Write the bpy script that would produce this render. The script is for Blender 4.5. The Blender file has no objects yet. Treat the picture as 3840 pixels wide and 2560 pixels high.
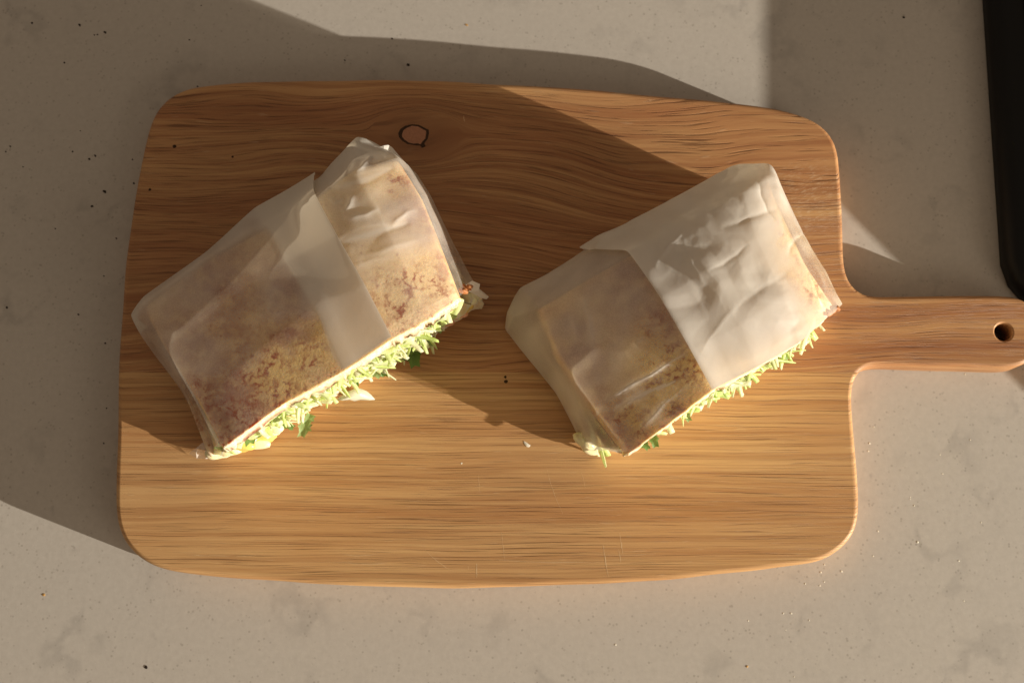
import bpy, bmesh, math, random
import numpy as np
from mathutils import Vector, Matrix
from mathutils.geometry import tessellate_polygon

rng = np.random.RandomState(7)
random.seed(7)
scn = bpy.context.scene
COL = scn.collection

# ------------------------------------------------------------------ camera, world, lamps, exposure
TILT = math.radians(11.5)          # camera leans this far from straight down
DIST = 0.488                       # metres from the lens to the board top on the optical axis
ZB = 0.0145                         # board thickness
LENS = 2740 / 2352 * 36
cam_data = bpy.data.cameras.new('camera')
cam = bpy.data.objects.new('camera', cam_data)
COL.objects.link(cam)
cam.location = (0, -DIST * math.sin(TILT), ZB + DIST * math.cos(TILT))
cam.rotation_euler = (TILT, 0, 0)
cam_data.lens = LENS
cam_data.sensor_width = 36
cam_data.clip_start = 0.01
cam_data.clip_end = 50
cam_data.dof.use_dof = True
cam_data.dof.focus_distance = DIST - 0.03
cam_data.dof.aperture_fstop = 13
scn.camera = cam

world = bpy.data.worlds.new('World')
scn.world = world
world.use_nodes = True
bg = world.node_tree.nodes['Background']
bg.inputs['Color'].default_value = (1.0, 0.77, 0.56, 1)
bg.inputs['Strength'].default_value = 0.205

SUN_AZ = Vector((0.925, -0.38, 0)).normalized()   # towards the low sun
SUN_EL = math.radians(10.9)
sun_dir = SUN_AZ * math.cos(SUN_EL) + Vector((0, 0, math.sin(SUN_EL)))

def lamp(name, kind, loc, power, colour, **kw):
    d = bpy.data.lights.new(name, kind)
    d.energy = power
    d.color = colour
    for k, v in kw.items():
        setattr(d, k, v)
    o = bpy.data.objects.new(name, d)
    COL.objects.link(o)
    o.location = loc
    o.rotation_euler = (Vector((0, 0, 0)) - Vector(loc)).to_track_quat('-Z', 'Y').to_euler()
    return o

lamp('low_sunbeam_lamp', 'SPOT', Vector((0, 0, ZB)) + sun_dir * 5.0, 2350, (1.0, 0.915, 0.79),
     spot_size=math.radians(24), spot_blend=0.2, shadow_soft_size=0.018)
lamp('window_glow', 'AREA', (1.5, -1.3, 1.0), 7.0, (1.0, 0.83, 0.64), shape='RECTANGLE', size=1.0, size_y=0.9)

scn.view_settings.view_transform = 'Standard'
scn.view_settings.look = 'None'
scn.view_settings.exposure = 0.0
scn.view_settings.gamma = 1.0
scn.cycles.max_bounces = 10
scn.cycles.transparent_max_bounces = 24
scn.cycles.transmission_bounces = 8
scn.cycles.use_denoising = True

# ------------------------------------------------------------------ projection helpers (photo pixel + height -> metres)
FPX = LENS / 36 * 3840
CP = np.array(cam.location)
CR = np.array([1.0, 0, 0])
CU = np.array([0, math.cos(TILT), math.sin(TILT)])
CW = np.array([0, math.sin(TILT), -math.cos(TILT)])

def at(px, py, z):
    d = CR * (px - 1920) / FPX - CU * (py - 1280) / FPX + CW
    return CP + d * ((z - CP[2]) / d[2])

def atb(px, py, mm):               # mm above the board top
    return at(px, py, ZB + mm / 1000)

def topix(P):
    q = P - CP
    w = q @ CW
    return np.stack([1920 + (q @ CR) / w * FPX, 1280 - (q @ CU) / w * FPX], -1)

# ------------------------------------------------------------------ mesh / object helpers
def link(name, me, mat=None, parent=None, smooth=True):
    if mat and not me.materials:
        me.materials.append(mat)
    if smooth is not None:
        me.polygons.foreach_set('use_smooth', [smooth] * len(me.polygons))
    o = bpy.data.objects.new(name, me)
    COL.objects.link(o)
    if parent:
        o.parent = parent
        o.matrix_parent_inverse = parent.matrix_world.inverted()
    return o

def mesh(name, v, f):
    me = bpy.data.meshes.new(name)
    me.from_pydata([tuple(map(float, p)) for p in v], [], f)
    me.update()
    return me

def empty(name, loc, label, cat, group=None):
    o = bpy.data.objects.new(name, None)
    COL.objects.link(o)
    o.location = loc
    o.empty_display_size = 0.02
    tag(o, label, cat, group)
    bpy.context.view_layer.update()
    return o

def tag(o, label=None, cat=None, group=None, kind=None):
    for k, v in (('label', label), ('category', cat), ('group', group), ('kind', kind)):
        if v:
            o[k] = v
    return o

def grid_mesh(name, P):
    nv, nu = P.shape[:2]
    idx = np.arange(nv * nu).reshape(nv, nu)
    f = np.stack([idx[:-1, :-1], idx[:-1, 1:], idx[1:, 1:], idx[1:, :-1]], -1).reshape(-1, 4)
    return mesh(name, P.reshape(-1, 3), f.tolist())

def loft(name, L):                 # L: sections x points x 3, closed sections, capped ends
    n, m = L.shape[:2]
    f = []
    for i in range(n - 1):
        for j in range(m):
            a, b = i * m + j, i * m + (j + 1) % m
            f.append((a, a + m, b + m, b))
    f.append(tuple(range(m)))
    f.append(tuple((n - 1) * m + k for k in reversed(range(m))))
    return mesh(name, L.reshape(-1, 3), f)

def waves(seed, n, lo, hi):        # smooth random field made of plane waves, wavelengths lo..hi metres
    r = np.random.RandomState(seed)
    wl = np.exp(r.uniform(np.log(lo), np.log(hi), n))
    th = r.uniform(0, 2 * np.pi, n)
    ph = r.uniform(0, 2 * np.pi, n)
    amp = wl / wl.max()
    def f(x, y):
        s = np.zeros_like(x)
        for k in range(n):
            s += amp[k] * np.sin(2 * np.pi * (x * np.cos(th[k]) + y * np.sin(th[k])) / wl[k] + ph[k])
        return s / np.sqrt((amp ** 2).sum())
    return f

def crumple(seed, n, lo, hi):      # creased paper: random heights joined by flat facets, n octaves from hi down to lo
    w1, w2 = waves(seed + 1, 10, 0.012, 0.05), waves(seed + 2, 10, 0.012, 0.05)
    msk = waves(seed + 3, 8, 0.018, 0.06)
    r = np.random.RandomState(seed)
    tabs = [r.uniform(-1, 1, (64, 64)) for _ in range(n)]
    def f(x, y):
        out = np.zeros_like(x)
        for k in range(n):
            cell = hi * (lo / hi) ** (k / max(1, n - 1))
            a = 0.7 + 1.1 * k
            X = (x + 0.30 * cell * w1(x, y)) / cell
            Y = (y + 0.30 * cell * w2(x, y)) / cell
            X, Y = X * math.cos(a) - Y * math.sin(a) + 31.3, X * math.sin(a) + Y * math.cos(a) + 17.7
            X = X + 0.366 * Y
            ix, iy = np.floor(X).astype(int), np.floor(Y).astype(int)
            fx, fy = X - ix, Y - iy
            T = lambda p, q: tabs[k][p % 64, q % 64]
            up = fx > fy
            v0, v1 = T(ix, iy), T(ix + 1, iy + 1)
            vm = np.where(up, T(ix + 1, iy), T(ix, iy + 1))
            h_, l_ = np.maximum(fx, fy), np.minimum(fx, fy)
            out += (v0 * (1 - h_) + vm * (h_ - l_) + v1 * l_) * (cell / hi)
        return out * np.clip(0.6 + 0.4 * msk(x, y), 0.25, 1.2)
    return f

def sstep(a, b, x):
    t = np.clip((x - a) / (b - a), 0, 1)
    return t * t * (3 - 2 * t)

# ------------------------------------------------------------------ node helpers
class S:
    """A node socket with arithmetic."""
    def __init__(s, nt, sock):
        s.nt, s.k = nt, sock
    def _m(s, op, *o, clamp=False):
        n = s.nt.nodes.new('ShaderNodeMath')
        n.operation = op
        n.use_clamp = clamp
        for i, x in enumerate((s,) + o):
            if isinstance(x, S):
                s.nt.links.new(x.k, n.inputs[i])
            else:
                n.inputs[i].default_value = x
        return S(s.nt, n.outputs[0])
    def __add__(s, o): return s._m('ADD', o)
    def __radd__(s, o): return s._m('ADD', o)
    def __sub__(s, o): return s._m('SUBTRACT', o)
    def __rsub__(s, o): return s._m('MULTIPLY', -1.0)._m('ADD', o)
    def __mul__(s, o): return s._m('MULTIPLY', o)
    def __rmul__(s, o): return s._m('MULTIPLY', o)
    def __truediv__(s, o): return s._m('DIVIDE', o)
    def __rtruediv__(s, o): return s._m('POWER', -1.0)._m('MULTIPLY', o)
    def pw(s, o): return s._m('POWER', o)
    def exp(s): return s._m('EXPONENT')
    def sqrt(s): return s._m('SQRT')
    def abs(s): return s._m('ABSOLUTE')
    def mx(s, o): return s._m('MAXIMUM', o)
    def mn(s, o): return s._m('MINIMUM', o)
    def sm(s, a, b):                # smooth step
        n = s.nt.nodes.new('ShaderNodeMapRange')
        n.interpolation_type = 'SMOOTHSTEP'
        s.nt.links.new(s.k, n.inputs[0])
        n.inputs[1].default_value, n.inputs[2].default_value = a, b
        return S(s.nt, n.outputs[0])

class M:
    def __init__(s, name):
        s.mat = bpy.data.materials.new(name)
        s.mat.use_nodes = True
        s.nt = s.mat.node_tree
        s.nt.nodes.clear()
        s.out = s.nt.nodes.new('ShaderNodeOutputMaterial')
    def new(s, t): return s.nt.nodes.new(t)
    def set(s, inp, x):
        if isinstance(x, S): s.nt.links.new(x.k, inp)
        elif isinstance(x, tuple): inp.default_value = x + (1,) if len(x) == 3 and len(inp.default_value) == 4 else x
        else: inp.default_value = x
    def xyz(s):
        t = s.new('ShaderNodeTexCoord')
        p = s.new('ShaderNodeSeparateXYZ')
        s.nt.links.new(t.outputs['Object'], p.inputs[0])
        return [S(s.nt, p.outputs[i]) * 1000.0 for i in range(3)]       # millimetres
    def vec(s, x, y, z=0.0):
        c = s.new('ShaderNodeCombineXYZ')
        for i, v in enumerate((x, y, z)): s.set(c.inputs[i], v)
        return S(s.nt, c.outputs[0])
    def noise(s, v, scale=1.0, detail=3.0, rough=0.5, col=False):
        n = s.new('ShaderNodeTexNoise')
        s.set(n.inputs['Vector'], v)
        n.inputs['Scale'].default_value = scale
        n.inputs['Detail'].default_value = detail
        n.inputs['Roughness'].default_value = rough
        return S(s.nt, n.outputs['Color' if col else 'Fac'])
    def voro(s, v, scale=1.0, feature='F1', out='Distance', rand=1.0):
        n = s.new('ShaderNodeTexVoronoi')
        n.feature = feature
        s.set(n.inputs['Vector'], v)
        n.inputs['Scale'].default_value = scale
        n.inputs['Randomness'].default_value = rand
        return S(s.nt, n.outputs[out])
    def mix(s, f, a, b):
        n = s.new('ShaderNodeMix')
        n.data_type = 'RGBA'
        s.set(n.inputs[0], f)
        s.set(n.inputs[6], a)
        s.set(n.inputs[7], b)
        return S(s.nt, n.outputs[2])
    def bump(s, h, strength, dist):
        n = s.new('ShaderNodeBump')
        s.set(n.inputs['Height'], h)
        n.inputs['Strength'].default_value = strength
        n.inputs['Distance'].default_value = dist
        return S(s.nt, n.outputs[0])
    def principled(s, **kw):
        n = s.new('ShaderNodeBsdfPrincipled')
        for k, v in kw.items(): s.set(n.inputs[k.replace('_', ' ')], v)
        return S(s.nt, n.outputs[0])
    def shader(s, t, **kw):
        n = s.new(t)
        for k, v in kw.items(): s.set(n.inputs[k.replace('_', ' ')], v)
        return S(s.nt, n.outputs[0])
    def mixs(s, f, a, b):
        n = s.new('ShaderNodeMixShader')
        s.set(n.inputs[0], f)
        s.nt.links.new(a.k, n.inputs[1])
        s.nt.links.new(b.k, n.inputs[2])
        return S(s.nt, n.outputs[0])
    def end(s, sh):
        s.nt.links.new(sh.k, s.out.inputs['Surface'])
        return s.mat

# ------------------------------------------------------------------ materials
def mat_quartz():
    m = M('pale_quartz')
    x, y, z = m.xyz()
    v = m.vec(x, y, 0.0)
    warp = m.noise(v, 1 / 22, 3)
    v2 = m.vec(x + warp * 9.0, y - warp * 8.0, 3.0)
    cloud = m.noise(v2, 1 / 13, 6, 0.68).sm(0.60, 0.80)
    vein = (m.noise(v2, 1 / 30, 3, 0.55) - 0.5).abs().sm(0.07, 0.0) * m.noise(v, 1 / 34, 2).sm(0.5, 0.68)
    dots = m.voro(v, 1 / 2.1).sm(0.30, 0.12) * m.noise(v, 1 / 6, 2).sm(0.45, 0.6)
    pale = m.voro(m.vec(x + 71.0, y, 0.0), 1 / 3.4).sm(0.10, 0.04)
    mott = m.noise(v, 1 / 2.5, 4, 0.7)
    c = m.mix((mott - 0.5) * 1.7 + 0.5, (0.505, 0.468, 0.415), (0.585, 0.545, 0.487))
    c = m.mix(cloud * 0.40, c, (0.26, 0.245, 0.225))
    c = m.mix(vein * 0.24, c, (0.22, 0.205, 0.19))
    c = m.mix(dots * 0.42, c, (0.25, 0.22, 0.18))
    c = m.mix(pale * 0.25, c, (0.72, 0.69, 0.62))
    return m.end(m.principled(Base_Color=c, Roughness=m.noise(v, 1 / 9, 3) * 0.12 + 0.34, Specular_IOR_Level=0.30,
                              Normal=m.bump(mott, 0.12, 0.0003)))

FLECK = at(3030, 740, ZB) * 1000
KNOT = at(1555, 508, ZB) * 1000
def mat_oak(name, knot, seed, light, dark, red, wv, pore_len, pore_amt):
    m = M(name)
    x, y, z = m.xyz()
    x = x + float(seed)
    if knot:
        dx, dy = (x - float(seed) - float(KNOT[0])) * 0.62, y - float(KNOT[1])
        r2 = dx * dx + dy * dy + 10.0
        g = dy * (1.0 - 1.0 * (r2 * -1.0 / 1500.0).exp() * (150.0 / r2)._m('MINIMUM', 0.97))
        near = (r2 * -1.0 / 240.0).exp()
        # the figure sweeps down to the right below the knot
        below = (dy + 30.0) / 26.0
        g = g + (x - float(seed) - float(KNOT[0]) - 15.0).sm(-10.0, 85.0) * (below * below * -1.0).exp() * 17.0
    else:
        g = y
    # a dome of side-cut grain right of the knot, then slow wander
    low = m.noise(m.vec(x / 150.0, g / 48.0, seed * 0.37), 1.0, 2)
    g = g + (low - 0.5) * wv + (z - ZB * 1000) * 0.8
    b1 = m.noise(m.vec(x / 260.0, g / 8.0, seed + 0.5), 1.0, 3, 0.55)
    b2 = m.noise(m.vec(x / 110.0, g / 1.9, seed + 4.0), 1.0, 3, 0.6)
    fib = m.noise(m.vec(x / 22.0, g / 0.42, seed + 9.0), 1.0, 2, 0.6)
    ring = (m.noise(m.vec(x / 320.0, g / 3.6, seed + 15.0), 1.0, 2) - 0.5).abs().sm(0.06, 0.0)
    p1 = m.noise(m.vec(x / pore_len, g / 0.60, seed + 21.0), 1.0, 2, 0.5)
    pore = p1.sm(0.55, 0.70) * (b1 * 0.8 + b2 * 0.7).sm(0.52, 0.80)
    p2 = m.noise(m.vec(x / (pore_len * 0.6), g / 0.42, seed + 33.0), 1.0, 1, 0.4).sm(0.65, 0.74)
    ray = m.noise(m.vec(x / 11.0, g / 1.1, seed + 44.0), 1.0, 2).sm(0.66, 0.74)
    tone = b1 * 0.75 + b2 * 0.55 + fib * 0.3 - 0.30
    c = m.mix(tone.sm(0.30, 0.76), light, dark)
    c = m.mix(m.noise(m.vec(x / 60.0, y / 30.0, seed + 2.0), 1.0, 2).sm(0.40, 0.72) * 0.45, c, red)
    c = m.mix(ring * 0.42, c, tuple(v * 0.85 for v in dark))
    fx, fy = (x - float(seed) - float(FLECK[0])) / 20.0, (y - float(FLECK[1])) / 17.0
    fleck = (fx * fx + fy * fy + (low - 0.5) * 2.0).sm(1.3, 0.2) * m.noise(m.vec(x / 3.2, (y - x * 0.3) / 0.9, seed + 50.0), 1.0, 4, 0.7).sm(0.48, 0.66)  # ray flecks, their silvery glint put into the colour as pale marks
    c = m.mix((ray * 0.16 + fleck * 0.36)._m('MINIMUM', 1.0), c, (0.76, 0.60, 0.40))
    deep = tuple(v * 0.36 for v in dark)
    c = m.mix(pore * pore_amt, c, deep)
    c = m.mix(p2 * pore_amt * 0.75, c, deep)
    if knot:
        c = m.mix(near * 0.78, c, tuple(v * 0.55 for v in red))
    h = fib * 0.25 + b2 * 0.25 - pore * 0.9 - p2 * 0.5 + ray * 0.2
    return m.end(m.principled(Base_Color=c, Roughness=m.noise(m.vec(x / 30.0, y / 3.0, 1.0), 1.0, 3) * 0.25 + 0.36,
                              Specular_IOR_Level=0.38, Normal=m.bump(h, 0.7, 0.00025)))

def mat_paper(name, cover, seed):
    m = M(name)
    x, y, z = m.xyz()
    v = m.vec(x, y, z + seed)
    at_ = m.new('ShaderNodeAttribute')
    at_.attribute_name = 'veil'                    # 0 pressed onto the bread (clear), 1 standing off it (milky)
    veil = S(m.nt, at_.outputs['Fac'])
    fine = m.noise(v, 1 / 0.5, 3, 0.7)
    soft = m.noise(v, 1 / 8.0, 4, 0.6)
    c = m.mix(soft, (0.91, 0.885, 0.81), (0.95, 0.93, 0.87))
    bmp = m.bump(fine * 0.6 + m.noise(v, 1 / 3.0, 3, 0.6) * 0.35, 0.25, 0.0003)
    body = m.principled(Base_Color=c, Roughness=0.42, Specular_IOR_Level=0.4, Normal=bmp)
    trans = m.shader('ShaderNodeBsdfTranslucent', Color=(0.94, 0.84, 0.66))
    sheet = m.mixs(0.36, body, trans)
    clear = m.shader('ShaderNodeBsdfTransparent', Color=(0.98, 0.95, 0.90))
    fac = veil * (0.97 - cover) + ((soft - 0.5) * 0.30 + (fine - 0.5) * 0.45) * (1.0 - veil) + cover
    return m.end(m.mixs(fac.mx(0.12).mn(0.985), clear, sheet))

def mat_toast(seed, webs, hazes, yellows):
    m = M('toasted_bread')
    x, y, z = m.xyz()
    v = m.vec(x + seed * 13.0, y, z * 0.4)
    wob = m.noise(v, 1 / 4.0, 4, 0.6, col=True)
    sep = m.new('ShaderNodeSeparateXYZ')
    m.nt.links.new(wob.k, sep.inputs[0])
    wx, wy = S(m.nt, sep.outputs[0]), S(m.nt, sep.outputs[1])
    vw = m.vec(x + seed * 13.0 + wx * 9.0, y + wy * 9.0, z * 0.4)
    web = m.voro(vw, 1 / 3.8, 'DISTANCE_TO_EDGE').sm(0.26, 0.0)
    def spots(lst, soft):                          # browned patches where the pan touched
        out = None
        for (px, py, r) in lst:
            c = atb(px, py, 42) * 1000
            dx, dy = x + (wx - 0.5) * 14.0 - float(c[0]), y + (wy - 0.5) * 14.0 - float(c[1])
            d = (dx * dx + dy * dy).sqrt() / float(r * 0.10)
            q = d.sm(1.0 + soft, 1.0 - soft)
            out = q if out is None else out.mx(q)
        return out
    W, H, Y = spots(webs, 0.6), spots(hazes, 0.8), spots(yellows, 0.7)
    brk = m.noise(v, 1 / 2.6, 3).sm(0.42, 0.58)
    mot = m.noise(v, 1 / 5.0, 6, 0.7)
    c = m.mix(m.noise(v, 1 / 14.0, 3), (0.86, 0.64, 0.36), (0.94, 0.78, 0.52))
    c = m.mix(mot.sm(0.5, 0.8) * 0.35, c, (0.70, 0.40, 0.27))
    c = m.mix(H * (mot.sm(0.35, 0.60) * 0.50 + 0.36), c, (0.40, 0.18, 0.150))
    c = m.mix(Y * 0.65, c, (0.94, 0.70, 0.24))
    blob = m.noise(m.vec(x + seed * 31.0 + wx * 5.0, y + wy * 5.0, 2.0), 1 / 4.4, 5, 0.6).sm(0.53, 0.68)
    clus = m.noise(v, 1 / 8.0, 3, 0.6).sm(0.40, 0.62)
    c = m.mix((web * brk).mx(blob * 0.9) * W * (clus * 0.75 + 0.3), c, (0.37, 0.075, 0.020))
    c = m.mix(m.noise(v, 1 / 1.7, 3).sm(0.66, 0.72) * 0.75, c, (0.36, 0.10, 0.04))
    # cut shows pale crumb; sides brown crust, lightened to imitate light glowing through
    geo = m.new('ShaderNodeNewGeometry')
    sn = m.new('ShaderNodeSeparateXYZ')
    m.nt.links.new(geo.outputs['Normal'], sn.inputs[0])
    nx, ny, nz = (S(m.nt, sn.outputs[k]) for k in range(3))
    side = nz.abs().sm(0.65, 0.35)
    cut = (nx * 0.556 - ny * 0.83).sm(0.35, 0.65)
    crumb = m.noise(v, 1 / 1.1, 4, 0.7)
    pale = m.mix(crumb.sm(0.3, 0.7), (0.76, 0.58, 0.32), (0.90, 0.80, 0.58))
    crust_glow = m.mix(mot.sm(0.35, 0.65), (0.88, 0.64, 0.30), (0.62, 0.32, 0.14))
    c = m.mix(side, c, m.mix(cut, crust_glow, pale))
    return m.end(m.principled(Base_Color=c, Roughness=0.8, Specular_IOR_Level=0.15,
                              Subsurface_Weight=0.35, Subsurface_Radius=(0.004, 0.0028, 0.0014),
                              Subsurface_Scale=1.0, Normal=m.bump(crumb, 0.5, 0.0006)))

def mat_filling():
    m = M('egg_and_dressing')
    x, y, z = m.xyz()
    v = m.vec(x, y, z)
    a = m.noise(v, 1 / 7.0, 3)
    b = m.noise(v, 1 / 3.0, 4, 0.6)
    c = m.mix(a.sm(0.38, 0.60), (0.90, 0.74, 0.38), (0.90, 0.86, 0.60))
    c = m.mix(b.sm(0.55, 0.68) * 0.25, c, (0.70, 0.82, 0.36))
    c = m.mix(m.noise(v, 1 / 4.6, 3).sm(0.66, 0.74) * 0.5, c, (0.74, 0.36, 0.15))
    return m.end(m.principled(Base_Color=c, Roughness=0.35, Specular_IOR_Level=0.5, Subsurface_Weight=0.3,
                              Subsurface_Radius=(0.004, 0.003, 0.001), Subsurface_Scale=1.0, Normal=m.bump(b, 0.6, 0.001)))

def mat_leafy(name, a, b, tr, rough=0.35, scale=0.25, trcol=None):
    m = M(name)
    x, y, z = m.xyz()
    oi = m.new('ShaderNodeObjectInfo')
    r = S(m.nt, oi.outputs['Random'])
    n = m.noise(m.vec(x, y, z + r * 50.0), scale, 3)
    c = m.mix((n * 0.9 + r * 0.9 - 0.4).sm(0.1, 0.95), a, b)
    body = m.principled(Base_Color=c, Roughness=rough, Specular_IOR_Level=0.45,
                        Normal=m.bump(m.noise(m.vec(x, y, z), 1.4, 3), 0.3, 0.0003))
    t = m.shader('ShaderNodeBsdfTranslucent', Color=c)
    return m.end(m.mixs(tr, body, t))

def mat_plain(name, col, rough, spec=0.4, var=0.15, scale=1.0, **kw):
    m = M(name)
    x, y, z = m.xyz()
    n = m.noise(m.vec(x, y, z), scale, 4, 0.6)
    c = m.mix(n, tuple(v * (1 - var) for v in col), tuple(min(1, v * (1 + var)) for v in col))
    return m.end(m.principled(Base_Color=c, Roughness=rough, Specular_IOR_Level=spec,
                              Normal=m.bump(n, 0.25, 0.0003), **kw))

def mat_film():
    m = M('clear_film')
    g = m.principled(Base_Color=(0.9, 0.88, 0.82), Roughness=0.18, Specular_IOR_Level=0.7)
    t = m.shader('ShaderNodeBsdfTransparent', Color=(0.98, 0.97, 0.94))
    return m.end(m.mixs(0.38, t, g))

QUARTZ = mat_quartz()
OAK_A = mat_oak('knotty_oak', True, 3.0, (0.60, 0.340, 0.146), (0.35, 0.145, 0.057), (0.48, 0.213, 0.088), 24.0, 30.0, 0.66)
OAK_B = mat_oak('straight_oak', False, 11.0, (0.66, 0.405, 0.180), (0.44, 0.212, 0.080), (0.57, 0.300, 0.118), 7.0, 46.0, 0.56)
PAPER = mat_paper('waxed_paper', 0.47, 0.0)
PAPER2 = mat_paper('waxed_paper_flap', 0.47, 40.0)
TOAST_A = mat_toast(1.0, [(1010,1430,170),(1130,1390,120),(1560,1130,150),(1660,1050,60),(880,1590,130),(720,1480,80),(1500,690,50)],
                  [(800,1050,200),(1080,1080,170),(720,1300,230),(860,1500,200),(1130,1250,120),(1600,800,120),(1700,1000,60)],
                  [(1060,1420,110),(1230,1300,90),(1130,1350,60)])
TOAST_B = mat_toast(6.0, [(2540,1370,110),(2330,1620,120),(2480,1500,110),(2900,1230,120),(3070,1040,130),(2960,850,90),(2480,1230,60)],
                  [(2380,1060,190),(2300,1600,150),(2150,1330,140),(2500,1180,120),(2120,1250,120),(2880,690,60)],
                  [(2500,1450,150),(2600,1380,100),(2420,1560,80)])
FILL = mat_filling()
CABBAGE = mat_leafy('shredded_cabbage', (0.74, 0.86, 0.36), (0.94, 0.93, 0.72), 0.5)
PARSLEY = mat_leafy('parsley_green', (0.15, 0.27, 0.06), (0.32, 0.44, 0.17), 0.35, 0.5, 0.5)
ONION = mat_leafy('onion_white', (0.78, 0.80, 0.60), (0.88, 0.88, 0.74), 0.4, 0.25)
FILM = mat_film()
BLACK = mat_plain('matte_black_plastic', (0.006, 0.0058, 0.0056), 0.5, 0.22)
PEPPER = mat_plain('dark_crumb', (0.022, 0.012, 0.007), 0.7)
CRUMB = mat_plain('pale_crumb', (0.85, 0.80, 0.66), 0.6)
TAN = mat_plain('tan_crumb', (0.62, 0.36, 0.12), 0.6)
GROOVE = mat_plain('knot_bark', (0.060, 0.034, 0.021), 0.8, 0.1)
KNOTWOOD = mat_plain('knot_wood', (0.42, 0.20, 0.115), 0.6, 0.2, 0.25, 1.2)
SCRATCH = mat_plain('raw_scratched_wood', (0.74, 0.52, 0.29), 0.7)

# ------------------------------------------------------------------ countertop
me = mesh('countertop', [(-0.6, -0.45, 0), (0.9, -0.45, 0), (0.9, 0.5, 0), (-0.6, 0.5, 0),
                         (-0.6, -0.45, -0.02), (0.9, -0.45, -0.02), (0.9, 0.5, -0.02), (-0.6, 0.5, -0.02)],
          [(0, 1, 2, 3), (7, 6, 5, 4), (0, 4, 5, 1), (1, 5, 6, 2), (2, 6, 7, 3), (3, 7, 4, 0)])
o = link('countertop', me, QUARTZ, smooth=False)
tag(o, 'pale grey quartz countertop with soft grey veins', 'countertop', kind='structure')

# ------------------------------------------------------------------ cutting board
OUT = [(496,900),(519,740),(551,551),(565,494),(577,456),(600,417),(634,383),(677,356),(723,341),(804,330),(976,320),(1280,313),
       (1444,312),(1664,315),(1883,326),(2212,348),(2566,382),(2756,399),(2877,416),(2980,437),(3042,459),(3084,486),(3117,528),
       (3134,569),(3142,648),(3147,768),(3150,897),(3155,996),(3165,1047),(3187,1085),(3219,1111),(3250,1119),(3410,1118),(3538,1117),
       (3700,1117),(3780,1119),(3815,1124),(3845,1140),(3872,1170),(3886,1215),(3889,1260),(3886,1310),(3868,1350),(3838,1374),(3805,1386),(3768,1388),
       (3615,1383),(3500,1380),(3370,1376),(3262,1374),(3232,1379),(3206,1398),(3191,1429),(3186,1474),(3190,1570),(3197,1697),(3207,1850),
       (3210,1925),(3204,1984),(3184,2024),(3148,2060),(3111,2085),(3062,2107),(2927,2126),(2774,2145),(2560,2166),(2259,2186),
       (1892,2201),(1586,2202),(1280,2191),(918,2166),(700,2147),(595,2126),(530,2093),(490,2053),(465,2016),(450,1967),(444,1918),
       (446,1802),(450,1661),(452,1489),(459,1259),(476,1030)]
ctl = np.array([at(a, b, ZB - 0.004)[:2] for a, b in OUT])
def closed_curve(c, step):
    pts = []
    n = len(c)
    for i in range(n):
        p0, p1, p2, p3 = c[i - 1], c[i], c[(i + 1) % n], c[(i + 2) % n]
        k = max(2, int(np.linalg.norm(p2 - p1) / 0.0008))
        for t in np.linspace(0, 1, k, endpoint=False):
            pts.append(p1 + 0.5 * t * (p2 - p0 + t * (2 * p0 - 5 * p1 + 4 * p2 - p3 + t * (3 * (p1 - p2) + p3 - p0))))
    pts = np.array(pts)
    def resample(q):
        seg = np.linalg.norm(np.roll(q, -1, 0) - q, axis=1)
        s = np.concatenate([[0], np.cumsum(seg)])
        u = np.linspace(0, s[-1], int(s[-1] / step), endpoint=False)
        qq = np.vstack([q, q[:1]])
        return np.stack([np.interp(u, s, qq[:, 0]), np.interp(u, s, qq[:, 1])], -1)
    q = resample(pts)
    for _ in range(14):
        q = 0.25 * np.roll(q, 1, 0) + 0.5 * q + 0.25 * np.roll(q, -1, 0)
    return resample(q)
ring = closed_curve(ctl, 0.0016)
tng = np.roll(ring, -1, 0) - np.roll(ring, 1, 0)
tng /= np.linalg.norm(tng, axis=1)[:, None]
area = 0.5 * np.sum(ring[:, 0] * np.roll(ring[:, 1], -1) - np.roll(ring[:, 0], -1) * ring[:, 1])
nrm = np.stack([tng[:, 1], -tng[:, 0]], -1) * (1 if area > 0 else -1)
RB = 0.0020
prof = [(0.0030, 0.0)]
prof += [(RB * (1 - math.sin(a)), RB * (1 - math.cos(a))) for a in np.linspace(0, math.pi / 2, 8)]
prof += [(0.0, 0.007)] + [(0.003 * (1 - math.cos(a)), ZB - 0.0002 - 0.003 * (1 - math.sin(a))) for a in np.linspace(0, math.pi / 2, 5)]
nr = len(ring)
V, Fc = [], []
wob = waves(5, 10, 0.02, 0.09)
wv_ = 0.00025 * wob(ring[:, 0], ring[:, 1])
for ins, dz in prof:
    q = ring - nrm * (ins + wv_)[:, None] if False else ring - nrm * (ins + wv_ * (ins < 0.0020))[:, None]
    V += [(a, b, ZB - dz) for a, b in q]
ccw = area > 0
for k in range(len(prof) - 1):
    for i in range(nr):
        a, b = k * nr + i, k * nr + (i + 1) % nr
        f = (a, a + nr, b + nr, b)
        Fc.append(f if ccw else f[::-1])
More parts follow.
